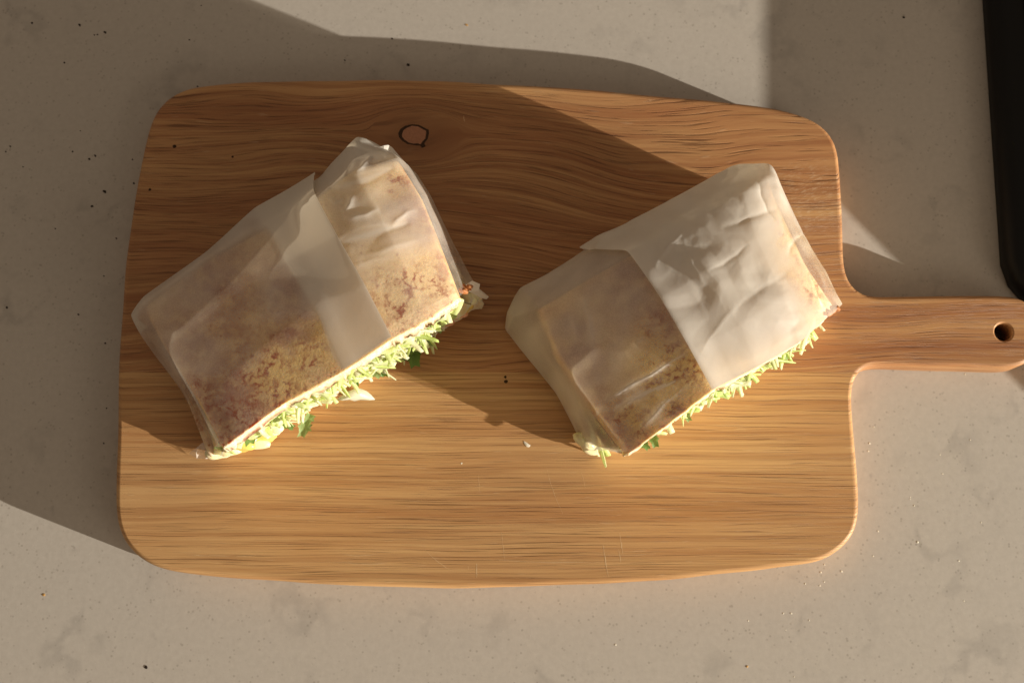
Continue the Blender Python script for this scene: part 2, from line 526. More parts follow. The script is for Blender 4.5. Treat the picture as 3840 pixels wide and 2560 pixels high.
# hanging hole
hc = at(3764, 1244, ZB)[:2]
HR, NH = 0.0036, 40
hb = len(V)
hole_prof = [(HR + 0.0008, 0.0), (HR + 0.0003, 0.0003), (HR, 0.0009), (HR, ZB - 0.0002)]
for r_, dz in hole_prof:
    V += [(hc[0] + r_ * math.cos(2 * math.pi * i / NH), hc[1] + r_ * math.sin(2 * math.pi * i / NH), ZB - dz) for i in range(NH)]
for k in range(len(hole_prof) - 1):
    for i in range(NH):
        a, b = hb + k * NH + i, hb + k * NH + (i + 1) % NH
        Fc.append((a, b, b + NH, a + NH))
def cap(outer, hole, flip):
    order = list(outer) + list(hole)
    tris = tessellate_polygon([[Vector((V[i][0], V[i][1], 0)) for i in outer], [Vector((V[i][0], V[i][1], 0)) for i in hole]])
    for t in tris:
        a, b, c = (order[i] for i in t)
        ar = (V[b][0] - V[a][0]) * (V[c][1] - V[a][1]) - (V[c][0] - V[a][0]) * (V[b][1] - V[a][1])
        if abs(ar) < 1e-14:
            continue
        if (ar < 0) != flip:
            a, b = b, a
        Fc.append((a, b, c))
cap(range(nr), range(hb, hb + NH), False)
lastp = (len(prof) - 1) * nr
cap(range(lastp, lastp + nr), range(hb + 3 * NH, hb + 4 * NH), True)
board_me = mesh('board', V, Fc)

board = empty('cutting_board', (0, 0, 0), 'oak cutting board with a short drilled handle on the quartz countertop', 'cutting board')
SEAM = at(2500, 1396, ZB)[1]
def half(sign, mat):
    bm = bmesh.new()
    bm.from_mesh(board_me)
    r = bmesh.ops.bisect_plane(bm, geom=bm.verts[:] + bm.edges[:] + bm.faces[:], dist=1e-7,
                               plane_co=(0, SEAM - sign * 0.00002, 0), plane_no=(0, 1, 0), clear_inner=sign > 0, clear_outer=sign < 0)
    ed = [e for e in r['geom_cut'] if isinstance(e, bmesh.types.BMEdge)]
    bmesh.ops.holes_fill(bm, edges=ed)
    me = bpy.data.meshes.new('plank')
    bm.to_mesh(me)
    bm.free()
    o = link('plank', me, mat, board, None)
    up = np.array([p.normal.z for p in me.polygons])
    flat = (np.abs(up) > 0.999) | np.array([abs(p.normal.y) > 0.9999 and len(p.vertices) > 6 for p in me.polygons])
    me.polygons.foreach_set('use_smooth', (~flat).tolist())
    return o
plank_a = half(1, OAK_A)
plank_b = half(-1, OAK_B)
plank_a['label'] = 'upper oak plank with dark knot, forming the handle'
plank_b['label'] = 'lower straight-grained oak plank'
bpy.data.meshes.remove(board_me)

# the knot: bark ring and end-grain plug
kr = [(1495,500),(1503,485),(1520,474),(1545,468),(1570,470),(1590,480),(1606,488),(1607,500),(1603,520),(1590,536),(1595,548),(1582,553),(1575,545),
      (1550,543),(1528,539),(1510,528),(1498,515)]
kin = [(1508,503),(1513,489),(1526,480),(1545,472),(1568,475),(1586,485),(1598,492),(1598,500),(1595,519),(1583,532),(1578,541),(1572,541),(1570,538),
       (1549,539),(1533,535),(1516,523),(1508,513)]
kr = [((a - 1552) * 1.03 + 1552, (b - 507) * 1.04 + 507) for a, b in kr]
n_ = len(kr)
vo = [at(a, b, ZB + 0.00006) for a, b in kr] + [at(a, b, ZB + 0.0001) for a, b in kin]
knot = link('knot', mesh('knot', [at(a, b, ZB + 0.00012) for a, b in kin] + [at(1553, 506, ZB + 0.00018)],
                         [((i + 1) % n_, i, n_) for i in range(n_)]), KNOTWOOD, plank_a)
link('bark_ring', mesh('bark_ring', vo, [(i, n_ + i, n_ + (i + 1) % n_, (i + 1) % n_) for i in range(n_)]), GROOVE, plank_a)
def disc(px, py, r, z, n=9, el=1.0):
    c = at(px, py, z)
    return [(c[0] + r * math.cos(2 * math.pi * i / n) * rng.uniform(0.8, 1.2), c[1] + el * r * math.sin(2 * math.pi * i / n) * rng.uniform(0.8, 1.2), z) for i in range(n)]
for px, py, r, pl in [(1895,1413,0.0006,plank_b),(1897,1430,0.00075,plank_b),(654,549,0.0008,plank_a),(562,711,0.0006,plank_a),(872,588,0.0005,plank_a)]:
    link('pin_hole', mesh('pin_hole', disc(px, py, r, ZB + 0.00006), [tuple(range(9))]), GROOVE, pl)
# knife scratches, each a hair-thin raised burr
for (x0, y0, x1, y1, w) in [(2260,2040,2281,2160,1.6),(2323,1998,2337,2080,1.2),(2320,2056,2328,2110,1.0),(1787,2110,1787,2165,1.8),
                            (1595,2062,1700,2142,0.7),(1880,1990,1894,2110,0.6),(2050,1750,2110,1925,0.6),(2180,1770,2196,1830,0.6),
                            (1793,1780,1798,1840,0.6),(2230,2075,2460,2074,0.9),(1290,2078,1420,2074,0.9),(1860,2098,2270,2105,0.9),
                            (1280,2106,1450,2109,0.9),(700,2080,790,2083,0.9),(880,2083,960,2082,0.8),(1737,433,1742,458,1.0),(1755,2118,1757,2135,0.7)]:
    k = 9
    d = np.array([x1 - x0, y1 - y0], float)
    L_ = np.linalg.norm(d)
    d /= L_
    nn = np.array([-d[1], d[0]])
    vv = []
    for i in range(k):
        t = i / (k - 1)
        q = np.array([x0, y0]) + d * L_ * t + nn * rng.normal(0, 0.8) + nn * 6 * math.sin(math.pi * t) * (1 if L_ > 125 else 0)
        ww = w * (0.25 + 0.75 * math.sin(math.pi * min(1, t * 0.96 + 0.02))) * rng.uniform(0.5, 1.3)
        vv += [at(*(q - nn * ww), ZB + 0.00004), at(*q, ZB + 0.00005), at(*(q + nn * ww), ZB + 0.00004)]
    ff = []
    for i in range(k - 1):
        a = i * 3
        ff += [(a, a + 3, a + 4, a + 1), (a + 1, a + 4, a + 5, a + 2)]
    link('knife_scratch', mesh('knife_scratch', vv, ff), SCRATCH, plank_b if y0 > 1400 else plank_a)

# ------------------------------------------------------------------ black appliance at the right edge
def prism(name, poly, z0, z1, bev, mat, parent):
    bm = bmesh.new()
    vs = [bm.verts.new((p[0], p[1], z0)) for p in poly]
    f = bm.faces.new(vs)
    if f.normal.z > 0: f.normal_flip()
    bm.normal_update()
    if f.normal.z > 0: f.normal_flip()
    r = bmesh.ops.extrude_face_region(bm, geom=[f])
    up = [v for v in r['geom'] if isinstance(v, bmesh.types.BMVert)]
    bmesh.ops.translate(bm, verts=up, vec=(0, 0, z1 - z0))
    bmesh.ops.recalc_face_normals(bm, faces=bm.faces)
    if bev:
        es = [e for e in bm.edges if all(v.co.z > z0 + 1e-6 for v in e.verts)]
        bmesh.ops.bevel(bm, geom=es, offset=bev, segments=6, profile=0.5, affect='EDGES')
    me = bpy.data.meshes.new(name)
    bm.to_mesh(me)
    bm.free()
    o = link(name, me, mat, parent)
    me.polygons.foreach_set('use_smooth', [True] * len(me.polygons))
    return o
HB = 0.0115
bl = at(3700, -20, 0.006)[:2]
bc = at(3768, 985, 0.006)[:2]
bk = at(3796, 1062, 0.006)[:2]
bd = at(3890, 1172, 0.006)[:2]
app = empty('black_appliance', (bl[0] + 0.12, bl[1] - 0.02, 0), 'matte black low kitchen appliance with chamfered corner at the right edge', 'appliance')
base_poly = [bl + (-0.006, 0.12), bl, bc, bk, bd, bd + (0.10, -0.02), (0.55, bd[1] - 0.02), (0.55, bl[1] + 0.12)]
prism('base_plate', base_poly, 0.001, HB, 0.006, BLACK, app)
pan = [bl + (0.0135, 0.12), bl + (0.0135, 0), bc + (0.0135, 0), bk + (0.012, 0.004), bd + (0.008, 0.010), bd + (0.10, -0.008), (0.54, bd[1] - 0.008), (0.54, bl[1] + 0.11)]
GLOSS = mat_plain('black_glass_panel', (0.006, 0.006, 0.006), 0.16, 0.5)
prism('top_panel', pan, HB - 0.001, HB + 0.0007, 0.0003, GLOSS, app)
HH = 0.046
LP = np.array(Vector((0, 0, ZB)) + sun_dir * 5.0)
def towards_sun(px, py, h):        # the point at height h whose shadow falls on this spot of the countertop
    p = at(px, py, 0)
    return (p + (LP - p) * (h / LP[2]))[:2]
e0, e1, f1 = towards_sun(2860, 0, HH), towards_sun(2860, 482, HH), towards_sun(3840, 1469, HH)
caster_poly = [e0 + (e0 - e1) * 0.5, e0, e1, f1, (0.62, f1[1]), (0.62, e0[1] + 0.1)]
prism('added_shadow_caster', caster_poly, HB - 0.003, HH, 0.0005, BLACK, app)  # unseen upper block, added and shaped only to cast the countertop shadow

# ------------------------------------------------------------------ sandwiches
TENS = 0.20
def herm(t):
    t2, t3 = t * t, t * t * t
    h00, h10, h01, h11 = 2*t3 - 3*t2 + 1, t3 - 2*t2 + t, -2*t3 + 3*t2, t3 - t2
    return [-TENS * h10, h00 - TENS * h11, h01 + TENS * h10, TENS * h11]
def net_eval(net, u, v):
    nv, nu = net.shape[:2]
    iu = np.clip(np.floor(u).astype(int), 0, nu - 2)
    iv = np.clip(np.floor(v).astype(int), 0, nv - 2)
    wu, wv = herm(u - iu), herm(v - iv)
    P = np.zeros(u.shape + (3,))
    for a in range(4):
        for b in range(4):
            P += (wv[a] * wu[b])[..., None] * net[np.clip(iv + a - 1, 0, nv - 1), np.clip(iu + b - 1, 0, nu - 1)]
    return P
def normals(P):
    du, dv = np.gradient(P, axis=1), np.gradient(P, axis=0)
    n = np.cross(du, dv)
    n /= np.linalg.norm(n, axis=-1)[..., None] + 1e-12
    return n
def make_net(px, zz):
    return np.array([[atb(px[j][i][0], px[j][i][1], zz[j][i]) for i in range(len(px[0]))] for j in range(len(px))])

NET_A = make_net(
 [[(785,1645),(800,1655),(833,1672),(1060,1510),(1290,1385),(1470,1266),(1600,1195),(1721,1112),(1762,1078),(1789,1095)],
  [(680,1455),(690,1452),(735,1480),(945,1330),(1180,1150),(1370,1070),(1510,990),(1640,895),(1676,882),(1690,900)],
  [(590,1335),(590,1322),(625,1305),(830,1150),(1080,985),(1270,890),(1425,810),(1575,735),(1612,737),(1625,765)],
  [(535,1255),(512,1212),(545,1150),(770,985),(1010,850),(1192,738),(1330,640),(1490,598),(1562,655),(1580,700)],
  [(550,1230),(499,1180),(548,1112),(765,957),(960,795),(1195,668),(1340,522),(1440,560),(1545,645),(1560,695)],
  [(580,1225),(560,1190),(600,1135),(800,990),(1000,850),(1200,725),(1360,600),(1440,610),(1510,660),(1530,700)]],
 [[1.5,19.8,38.5,44,48.4,51.2,50.6,46.2,24.2,2],
  [1.5,18.7,37.4,43.5,48.4,51.7,51.2,46.2,24.2,2],
  [1.5,16.5,34.1,40.2,45.7,50.1,50.6,45.1,22,2],
  [1.5,14.3,28.6,34.1,40.2,45.1,47.3,41.8,19.8,2],
  [1.5,9,17.6,19.8,22,24.2,28.6,24.2,12,2],
  [1,1.5,2,2,2,2,2,2,2,1]])
NET_B = make_net(
 [[(2186,1668),(2250,1686),(2362,1690),(2520,1575),(2669,1461),(2830,1378),(2990,1285),(3098,1188),(3137,1150),(3128,1158)],
  [(2085,1470),(2128,1476),(2210,1490),(2385,1385),(2590,1315),(2770,1220),(2930,1110),(3050,1030),(3082,1028),(3060,1055)],
  [(1972,1330),(2015,1312),(2090,1310),(2270,1200),(2480,1125),(2660,1010),(2830,900),(2950,850),(2984,872),(2960,905)],
  [(1905,1245),(1930,1190),(2029,1155),(2190,1060),(2364,962),(2580,830),(2780,735),(2888,678),(2912,726),(2905,790)],
  [(1897,1228),(1905,1170),(1955,1083),(2100,1005),(2250,905),(2500,780),(2745,648),(2872,638),(2898,700),(2890,800)],
  [(1930,1230),(1950,1180),(2000,1110),(2130,1025),(2280,930),(2570,900),(2790,785),(2862,785),(2885,815),(2890,855)]],
 [[1.5,18.7,37.4,44,50.1,50.6,48.4,44,24.2,2],
  [1.5,17.6,36.9,44,51.7,52.3,50.1,44,22,2],
  [1.5,16.5,35.2,42.4,50.6,51.7,49.5,43.5,20.9,2],
  [1.5,14.3,30.8,38,45.1,46.8,45.7,40.7,19.8,2],
  [1.5,8,15.4,19.8,27,32,33,33,18,2],
  [1,1.5,2,2,2,2,2,2,2,1]])

SEG_U = [10, 14, 44, 44, 36, 30, 30, 18, 12]
SEG_V = [40, 40, 38, 26, 22]
def stations(seg, a, b):
    t = [k + np.arange(n) / n for k, n in enumerate(seg)]
    t = np.append(np.concatenate(t), len(seg))
    t = t[(t > a) & (t < b)]
    return np.concatenate([[a], t, [b]])

def crease_field(P, creases):
    q = topix(P)
    h = np.zeros(P.shape[:2])
    for (x0, y0, x1, y1, w, amp) in creases:
        a, d = np.array([x0, y0], float), np.array([x1 - x0, y1 - y0], float)
        L_ = np.linalg.norm(d)
        d /= L_
        r = q - a
        t = (r @ d) / L_
        t_ = np.clip(t, 0, 1)
        s = r @ np.array([-d[1], d[0]]) + 7 * np.sin(t * 4 + x0) + 1.5 * np.sin(t * 17 + y0)
        h += amp * np.exp(-np.abs(s) / w) * np.sin(np.pi * t_) ** 0.7 * ((t > 0) & (t < 1))
    return h

def sheet(net, u0, u1, v0, v1, lift, creases, smooth_amp, crump=None, edge=None, seed=1, veil=None, grease=()):
    """Paper over the sandwich: u0/u1 may be functions of v."""
    vs = stations(SEG_V, v0, v1)
    us = stations(SEG_U, u0 if not callable(u0) else 0, u1 if not callable(u1) else 9)
    nu = len(us)
    t = (us - us[0]) / (us[-1] - us[0])
    Uu = np.zeros((len(vs), nu))
    for j, v in enumerate(vs):
        a = u0(v) if callable(u0) else u0
        b = u1(v) if callable(u1) else u1
        base = stations(SEG_U, a, b)
        Uu[j] = np.interp(np.linspace(0, 1, nu), np.linspace(0, 1, len(base)), base)
    Vv = np.repeat(vs[:, None], nu, 1)
    P = net_eval(net, Uu, Vv)
    N = normals(P)
    x, y, z = P[..., 0], P[..., 1], P[..., 2]
    h = lift + smooth_amp * waves(seed, 18, 0.007, 0.045)(x + 0.3 * z, y + 0.5 * z)
    cf = crease_field(P, creases)
    h += 1e-3 * cf
    vl = veil(Uu, Vv) + 0.9 * np.clip(np.abs(cf), 0, 1) + 0.12 * waves(seed + 7, 14, 0.006, 0.04)(x, y)
    q = topix(P)                   # greasy patches where the paper has gone clear
    wq = waves(seed + 9, 10, 0.008, 0.03)(x, y)
    for (gx, gy, gr) in grease:
        d = np.hypot(q[..., 0] - gx, q[..., 1] - gy) / gr + 0.18 * wq
        vl = vl - 0.48 * sstep(1.4, 0.45, d) * (vl < 0.6)
    if crump:
        amp, lo, hi, n, sd = crump
        h += amp * crumple(sd, n, lo, hi)(x + 0.4 * z, y - 0.6 * z)
    if edge:
        h += edge(Uu, Vv)
    h = np.maximum(h, lift * 0.35)
    P = P + N * h[..., None]
    P[..., 2] = np.maximum(P[..., 2], ZB + 0.0006)
    return P, np.clip(vl, -0.62, 1)

def paper_part(name, PV, mat, parent):
    me = grid_mesh(name, PV[0])
    a = me.attributes.new('veil', 'FLOAT', 'POINT')
    a.data.foreach_set('value', PV[1].ravel().astype(np.float32))
    return link(name, me, mat, parent)

def edge_curve(net, u0, u1, v, n, dz=0.0):
    u = np.linspace(u0, u1, n)
    P = net_eval(net, u[None], np.full((1, n), v))[0]
    P[:, 2] += dz
    return P

def slice_top(net, u0, u1, thick, seed, mat, parent):
    ns, nv = 90, 26
    u = np.linspace(u0, u1, ns)
    v = np.concatenate([[-0.035, -0.02], np.linspace(0.01, 3.06, nv)])
    G = net_eval(net, np.repeat(u[:, None], len(v), 1), np.repeat(v[None], ns, 0))
    ex = G[:, 2] - G[:, 4]
    ex /= np.linalg.norm(ex, axis=1)[:, None] + 1e-9
    G[:, 0] = G[:, 2] + ex * 0.0005
    G[:, 1] = G[:, 2] + ex * 0.0004
    r = np.random.RandomState(seed)
    G[..., 2] -= 0.0012
    G[:, 0, 2] -= 0.0012
    rag = waves(seed, 14, 0.0015, 0.012)(u * 0.02, u * 0) * 0.0004
    G[:, 0, :2] += ex[:, :2] * rag[:, None]
    # round the end columns down a little
    drop = 0.004 * (np.exp(-(np.arange(ns)) / 2.0) + np.exp(-(ns - 1 - np.arange(ns)) / 2.0))
    G[..., 2] -= drop[:, None]
    zb = np.maximum(G[..., 2] - thick, ZB + 0.010)
    low = G[:, ::-1].copy()
    low[..., 2] = zb[:, ::-1]
    low[:, -1, :2] += ex[:, :2] * (rng.normal(0, 0.0004, ns))[:, None]
    L_ = np.concatenate([G, low], 1)
    o = link('bread_slice', loft('bread_slice', L_), mat, parent)
    return o, low[:, -1].copy(), ex

def slab(name, front, back, z0, z1, seed, mat, parent, amp=0.0006, nt=7):
    """A soft slab from a front curve to a back curve; the front face is ragged."""
    n = len(front)
    d = front - back
    d[:, 2] = 0
    d /= np.linalg.norm(d, axis=1)[:, None]
    f = waves(seed, 22, 0.002, 0.012)
    rows = []
    s = np.cumsum(np.r_[0, np.linalg.norm(np.diff(front, axis=0), axis=1)])
    for k in range(nt):
        t = k / (nt - 1)
        q = front.copy()
        q[:, 2] = z0 + (z1 - z0) * t
        bul = -0.0012 * (abs(2 * t - 1)) ** 4
        q += d * (bul + amp * f(s, np.full(n, q[:, 2].mean() * 1.7)))[:, None]
        rows.append(q)
    b1, b0 = back.copy(), back.copy()
    b1[:, 2], b0[:, 2] = z1, z0
    L_ = np.stack(rows + [b1, b0], 1)
    return link(name, loft(name, L_), mat, parent)

# shared strips of cabbage and leaves -------------------------------------------------
def strip_mesh(name, length, w, th, bend, twist, seg=6, tip=0.66):
    vv, ff = [], []
    ang, pos = 0.0, np.zeros(3)
    for i in range(seg + 1):
        t = i / seg
        ww = w * (tip + (1 - tip) * math.sin(math.pi * (0.12 + 0.8 * t)))
        tw = twist * t
        fw = np.array([math.cos(ang), 0, math.sin(ang)])
        up = np.array([-math.sin(ang), 0, math.cos(ang)])
        sd = np.array([0, 1.0, 0]) * math.cos(tw) + up * math.sin(tw)
        u2 = np.cross(fw, sd)
        for a, b in ((-1, -1), (1, -1), (1, 1), (-1, 1)):
            vv.append(pos + sd * a * ww / 2 + u2 * b * th / 2 * (1 if abs(t - 0.5) < 0.49 else 0.4))
        pos = pos + fw * length / seg
        ang += bend / seg
    for i in range(seg):
        for k in range(4):
            a, b = i * 4 + k, i * 4 + (k + 1) % 4
            ff.append((a, b, b + 4, a + 4))
    ff += [(3, 2, 1, 0), tuple(seg * 4 + k for k in range(4))]
    return mesh(name, vv, ff)
SHREDS = [strip_mesh('cabbage_shred', l, w, t, b, tw) for l, w, t, b, tw in
          [(0.012,0.0019,0.0006,0.8,0.5),(0.015,0.0024,0.0006,-0.9,0.7),(0.010,0.0030,0.0006,1.2,-0.5),(0.017,0.0017,0.0006,0.6,1.1),
           (0.011,0.0034,0.0007,-0.6,0.4),(0.013,0.0021,0.0006,1.5,-0.8),(0.009,0.0050,0.0006,0.9,0.4),(0.018,0.0020,0.0007,-1.3,0.6)]]
for s in SHREDS: s.materials.append(CABBAGE)
def leaf_mesh(seed, size):
    r = np.random.RandomState(seed)
    n = 18
    vv = [(0, 0, 0.0)]
    for i in range(n):
        a = 2 * math.pi * i / n
        lobes = 0.55 + 0.45 * abs(math.cos(1.5 * a)) ** 0.6
        rr = size * lobes * (1.0 if i % 2 else 0.74) * r.uniform(0.85, 1.1) * (0.62 + 0.38 * abs(math.cos(a)))
        x, y = rr * math.cos(a), rr * math.sin(a)
        vv.append((x, y, 0.22 * size * math.sin(3 * x / size) + 0.5 * abs(y) + r.normal(0, 0.04 * size)))
    me = mesh('parsley_leaf', vv, [(0, 1 + i, 1 + (i + 1) % n) for i in range(n)])
    me.materials.append(PARSLEY)
    return me
LEAVES = [leaf_mesh(k, s) for k, s in enumerate((0.0058, 0.0045, 0.0036, 0.0028))]

def place(name, me, loc, fwd, up, parent, scale=1.0):
    f = Vector(fwd).normalized()
    s = Vector(up).cross(f).normalized()
    u = f.cross(s)
    R3 = Matrix((f, s, u)).transposed().to_4x4()
    o = bpy.data.objects.new(name, me)
    COL.objects.link(o)
    o.parent = parent
    o.matrix_parent_inverse = parent.matrix_world.inverted()
    o.matrix_world = Matrix.Translation(Vector(loc)) @ R3 @ Matrix.Scale(scale, 4)
    me.polygons.foreach_set('use_smooth', [True] * len(me.polygons))
    return o

def cut_face(thing, low_front, ex, base_front, seed, dense, n_shreds):
    """Filling between the slices: a core and its shreds."""
    n = len(low_front)
    t = np.linspace(0, 1, n)
    bf = np.stack([np.interp(t, np.linspace(0, 1, len(base_front)), base_front[:, k]) for k in range(3)], -1)
    back = low_front - ex * 0.045
    m = 9
    f = waves(seed + 3, 26, 0.0025, 0.014)
    s = np.cumsum(np.r_[0, np.linalg.norm(np.diff(low_front, axis=0), axis=1)])
    rows = []
    for k in range(m):
        w = k / (m - 1)
        q = bf * (1 - w) + low_front * w
        q[:, 2] = bf[:, 2] + 0.004 + (low_front[:, 2] + 0.002 - bf[:, 2] - 0.004) * w
        q = q - ex * 0.0004 + ex * (0.0011 * f(s, np.full(n, w * 0.012)))[:, None] - ex * 0.001 * abs(2 * w - 1) ** 3
        rows.append(q)
    sh_ = (low_front[:1] - low_front[-1:]) * 0.10 * np.linspace(-0.6, 1, n)[:, None]
    b1, b0 = rows[-1] - ex * 0.034 + sh_, rows[0] - ex * 0.034 + sh_
    core = link('filling', loft('filling', np.stack(rows + [b1, b0], 1)), FILL, thing)
    r = np.random.RandomState(seed)
    along = low_front[-1] - low_front[0]
    along /= np.linalg.norm(along)
    for k in range(n_shreds):
        ss = dense(r)
        i = int(np.clip(ss, 0, 1) * (n - 1))
        w = r.beta(1.9, 1.1)
        p = rows[int(w * (m - 1))][i]
        out = ex[i]
        # hang out of the cut, mostly drooping, some lying along it
        side = r.normal(0.25, 0.55)
        fw = out * r.uniform(0.0, 0.28) + along * side + np.array([0, 0, -1]) * r.uniform(0.2, 1.0)
        fw /= np.linalg.norm(fw)
        up = out * 0.8 + np.array([0, 0, 1.0]) + r.normal(0, 0.30, 3)
        sc = r.uniform(0.45, 1.0)
        lgt = 0.012 * sc
        p0 = p - fw * lgt * r.uniform(0.40, 0.85) + out * r.uniform(-0.0008, 0.0008)
        if p0[2] < ZB + 0.004: p0[2] = ZB + 0.004
        place('cabbage_shred', SHREDS[r.randint(len(SHREDS))], p0, fw, up, core, sc)
    return core, rows

def lump(name, c, rx, ry, rz, seed, mat, parent, amp=0.25):
    bm = bmesh.new()
    bmesh.ops.create_icosphere(bm, subdivisions=3, radius=1)
    f = waves(seed, 14, 0.7, 2.5)
    for v in bm.verts:
        k = 1 + amp * float(f(np.array(v.co.x + v.co.z), np.array(v.co.y - 0.6 * v.co.z)))*0.5
        v.co = Vector((c[0] + v.co.x * rx * k, c[1] + v.co.y * ry * k, max(ZB + 0.0004, c[2] + v.co.z * rz * k)))
    me = bpy.data.meshes.new(name)
    bm.to_mesh(me)
    bm.free()
    return link(name, me, mat, parent)

# --- left sandwich
sa = empty('wrapped_sandwich', tuple(atb(1150, 1130, 0)), 'left sandwich half in waxed paper, flap folded across its middle, shaded left end', 'sandwich',
           'sandwich halves on the cutting board')
top_a, lowf_a, ex_a = slice_top(NET_A, 1.80, 7.12, 0.0095, 11, TOAST_A, sa)
base_px_a = [(800,1712),(880,1690),(955,1658),(1052,1600),(1199,1515),(1303,1450),(1419,1398),(1510,1334),(1663,1234),(1812,1140)]
bf_a = np.array([atb(a, b, 2) for a, b in base_px_a])
bfa = np.stack([np.interp(np.linspace(0, 1, 90), np.linspace(0, 1, len(bf_a)), bf_a[:, k]) for k in range(3)], -1)
slab('bread_slice', bfa, bfa - ex_a * 0.036 + (bfa[:1] - bfa[-1:]) * 0.10 * np.linspace(-0.3, 1, 90)[:, None], ZB + 0.0006, ZB + 0.0105, 21, TOAST_A, sa, 0.0009)
core_a, rows_a = cut_face(sa, lowf_a, ex_a, bf_a, 31, lambda r: r.uniform(0.22, 0.90) if r.rand() < 0.92 else r.uniform(0.02, 0.99), 285)

def UL_A(v): return 4.0
def UF_A(v): return 5.0
cre_a = [(1235,705,1480,640,12,-1.5),(1255,908,1540,845,11,-1.7),(1290,830,1420,780,16,0.8),(1330,960,1600,900,20,0.5),(1285,800,1330,735,10,0.9),(1330,640,1400,600,8,0.8),(1450,850,1560,790,14,0.7),
         (1240,760,1290,745,10,0.7),(1300,1010,1480,960,16,0.35)]
P = sheet(NET_A, 3.96, 9.0, 0.0, 5.0, 0.0004, cre_a, 0.00010, (0.0005, 0.006, 0.018, 3, 51), None, 61,
          lambda U, V: 0.10 + 0.75 * sstep(2.75, 3.4, V) + 0.10 * sstep(7.4, 8.4, U),
          [(1560,1140,190),(1660,1010,110),(1500,690,60),(1400,1180,120)])
paper_part('paper_wrap', P, PAPER, sa)
def lift_a(U, V):
    e = 0.0012 * sstep(3.1, 4.3, U) + 0.0010 * sstep(4.3, 5.0, U)
    return e
cre_af = [(560,1180,700,1060,16,0.4),(620,1230,760,1300,30,0.4)]
P = sheet(NET_A, 0.0, 5.02, -0.05, 4.25, 0.0006, cre_af, 0.00002, (0.00006, 0.012, 0.03, 2, 71), lift_a, 81,
          lambda U, V: 1.1 * sstep(3.72, 4.18, U + 0.05 * np.sin(7 * V)) + 0.75 * sstep(2.7, 3.3, V) + 0.15 * sstep(1.4, 0.6, U),
          [(1010,1430,210),(1150,1390,150),(860,1600,160),(1240,1300,110),(740,1470,90),(900,1180,120)])
flap_a = paper_part('paper_flap', P, PAPER2, sa)

# --- right sandwich
sb = empty('wrapped_sandwich', tuple(atb(2500, 1150, 0)), 'right sandwich half with crinkled sunlit flap, tucked against the board handle', 'sandwich',
           'sandwich halves on the cutting board')
top_b, lowf_b, ex_b = slice_top(NET_B, 1.86, 7.12, 0.0095, 12, TOAST_B, sb)
bf_b = np.array([atb(a, b, 2) for a, b in [(2215,1668),(2290,1668),(2400,1610),(2520,1545),(2660,1470),(2800,1400),(2950,1300),(3110,1178)]])
bfb = np.stack([np.interp(np.linspace(0, 1, 90), np.linspace(0, 1, len(bf_b)), bf_b[:, k]) for k in range(3)], -1)
slab('bread_slice', bfb, bfb - ex_b * 0.036 + (bfb[:1] - bfb[-1:]) * 0.10 * np.linspace(-0.3, 1, 90)[:, None], ZB + 0.0006, ZB + 0.0105, 22, TOAST_B, sb, 0.0009)
core_b, rows_b = cut_face(sb, lowf_b, ex_b, bf_b, 32, lambda r: r.uniform(0.30, 0.93) if r.rand() < 0.92 else r.uniform(0.04, 0.99), 230)
cre_b = [(2270,1510,2590,1300,9,1.3),(2300,1545,2600,1390,12,-1.2),(2380,1620,2600,1420,12,0.8),(2180,1100,2230,1310,18,0.6),
         (2230,1560,2290,1530,10,0.5),(2130,1180,2170,1290,16,0.4),(2380,1290,2430,1265,10,0.6)]
P = sheet(NET_B, 0.0, 6.6, 0.0, 5.0, 0.0004, cre_b, 0.00010, (0.0005, 0.006, 0.018, 3, 52), None, 62,
          lambda U, V: 0.06 + 0.45 * sstep(2.85, 3.2, V) + 0.42 * sstep(1.8, 1.3, U),
          [(2550,1400,170),(2330,1640,150),(2470,1510,160),(2480,1220,90),(3070,1040,150),(2960,850,90)])
paper_part('paper_wrap', P, PAPER, sb)
def lift_b(U, V):
    e = 0.0016 + 0.0014 * (1 - sstep(4.0, 4.5, U))
    return e - 0.0012 * (1 - sstep(4.0, 4.9, U)) * sstep(2.8, 3.8, V)
def UF_B(v): return 4.0 - 0.42 * float(sstep(2.9, 3.9, np.array(v)))
cre_bf = [(2700,860,2910,800,12,-0.45),(2830,690,2895,840,9,-0.5),(2660,1030,2800,920,18,-0.5),(2450,1010,2570,870,10,0.5),(2940,970,2995,880,10,-0.6),(2740,1180,2960,1010,16,-0.35),(2620,1330,2800,1100,20,0.3),(2560,900,2640,1080,16,0.3)]
P = sheet(NET_B, UF_B, 9.0, -0.012, 5.0, 0.0006, cre_bf, 0.00008, (0.00060, 0.004, 0.014, 4, 72), lift_b, 82,
          lambda U, V: 0.95 - 0.55 * sstep(5.6, 6.8, U) * sstep(2.6, 1.2, V) - 0.5 * sstep(6.3, 7.1, U),
          [(3075,1040,120),(2965,860,80),(2920,1240,90)])
flap_b = paper_part('paper_flap', P, PAPER2, sb)

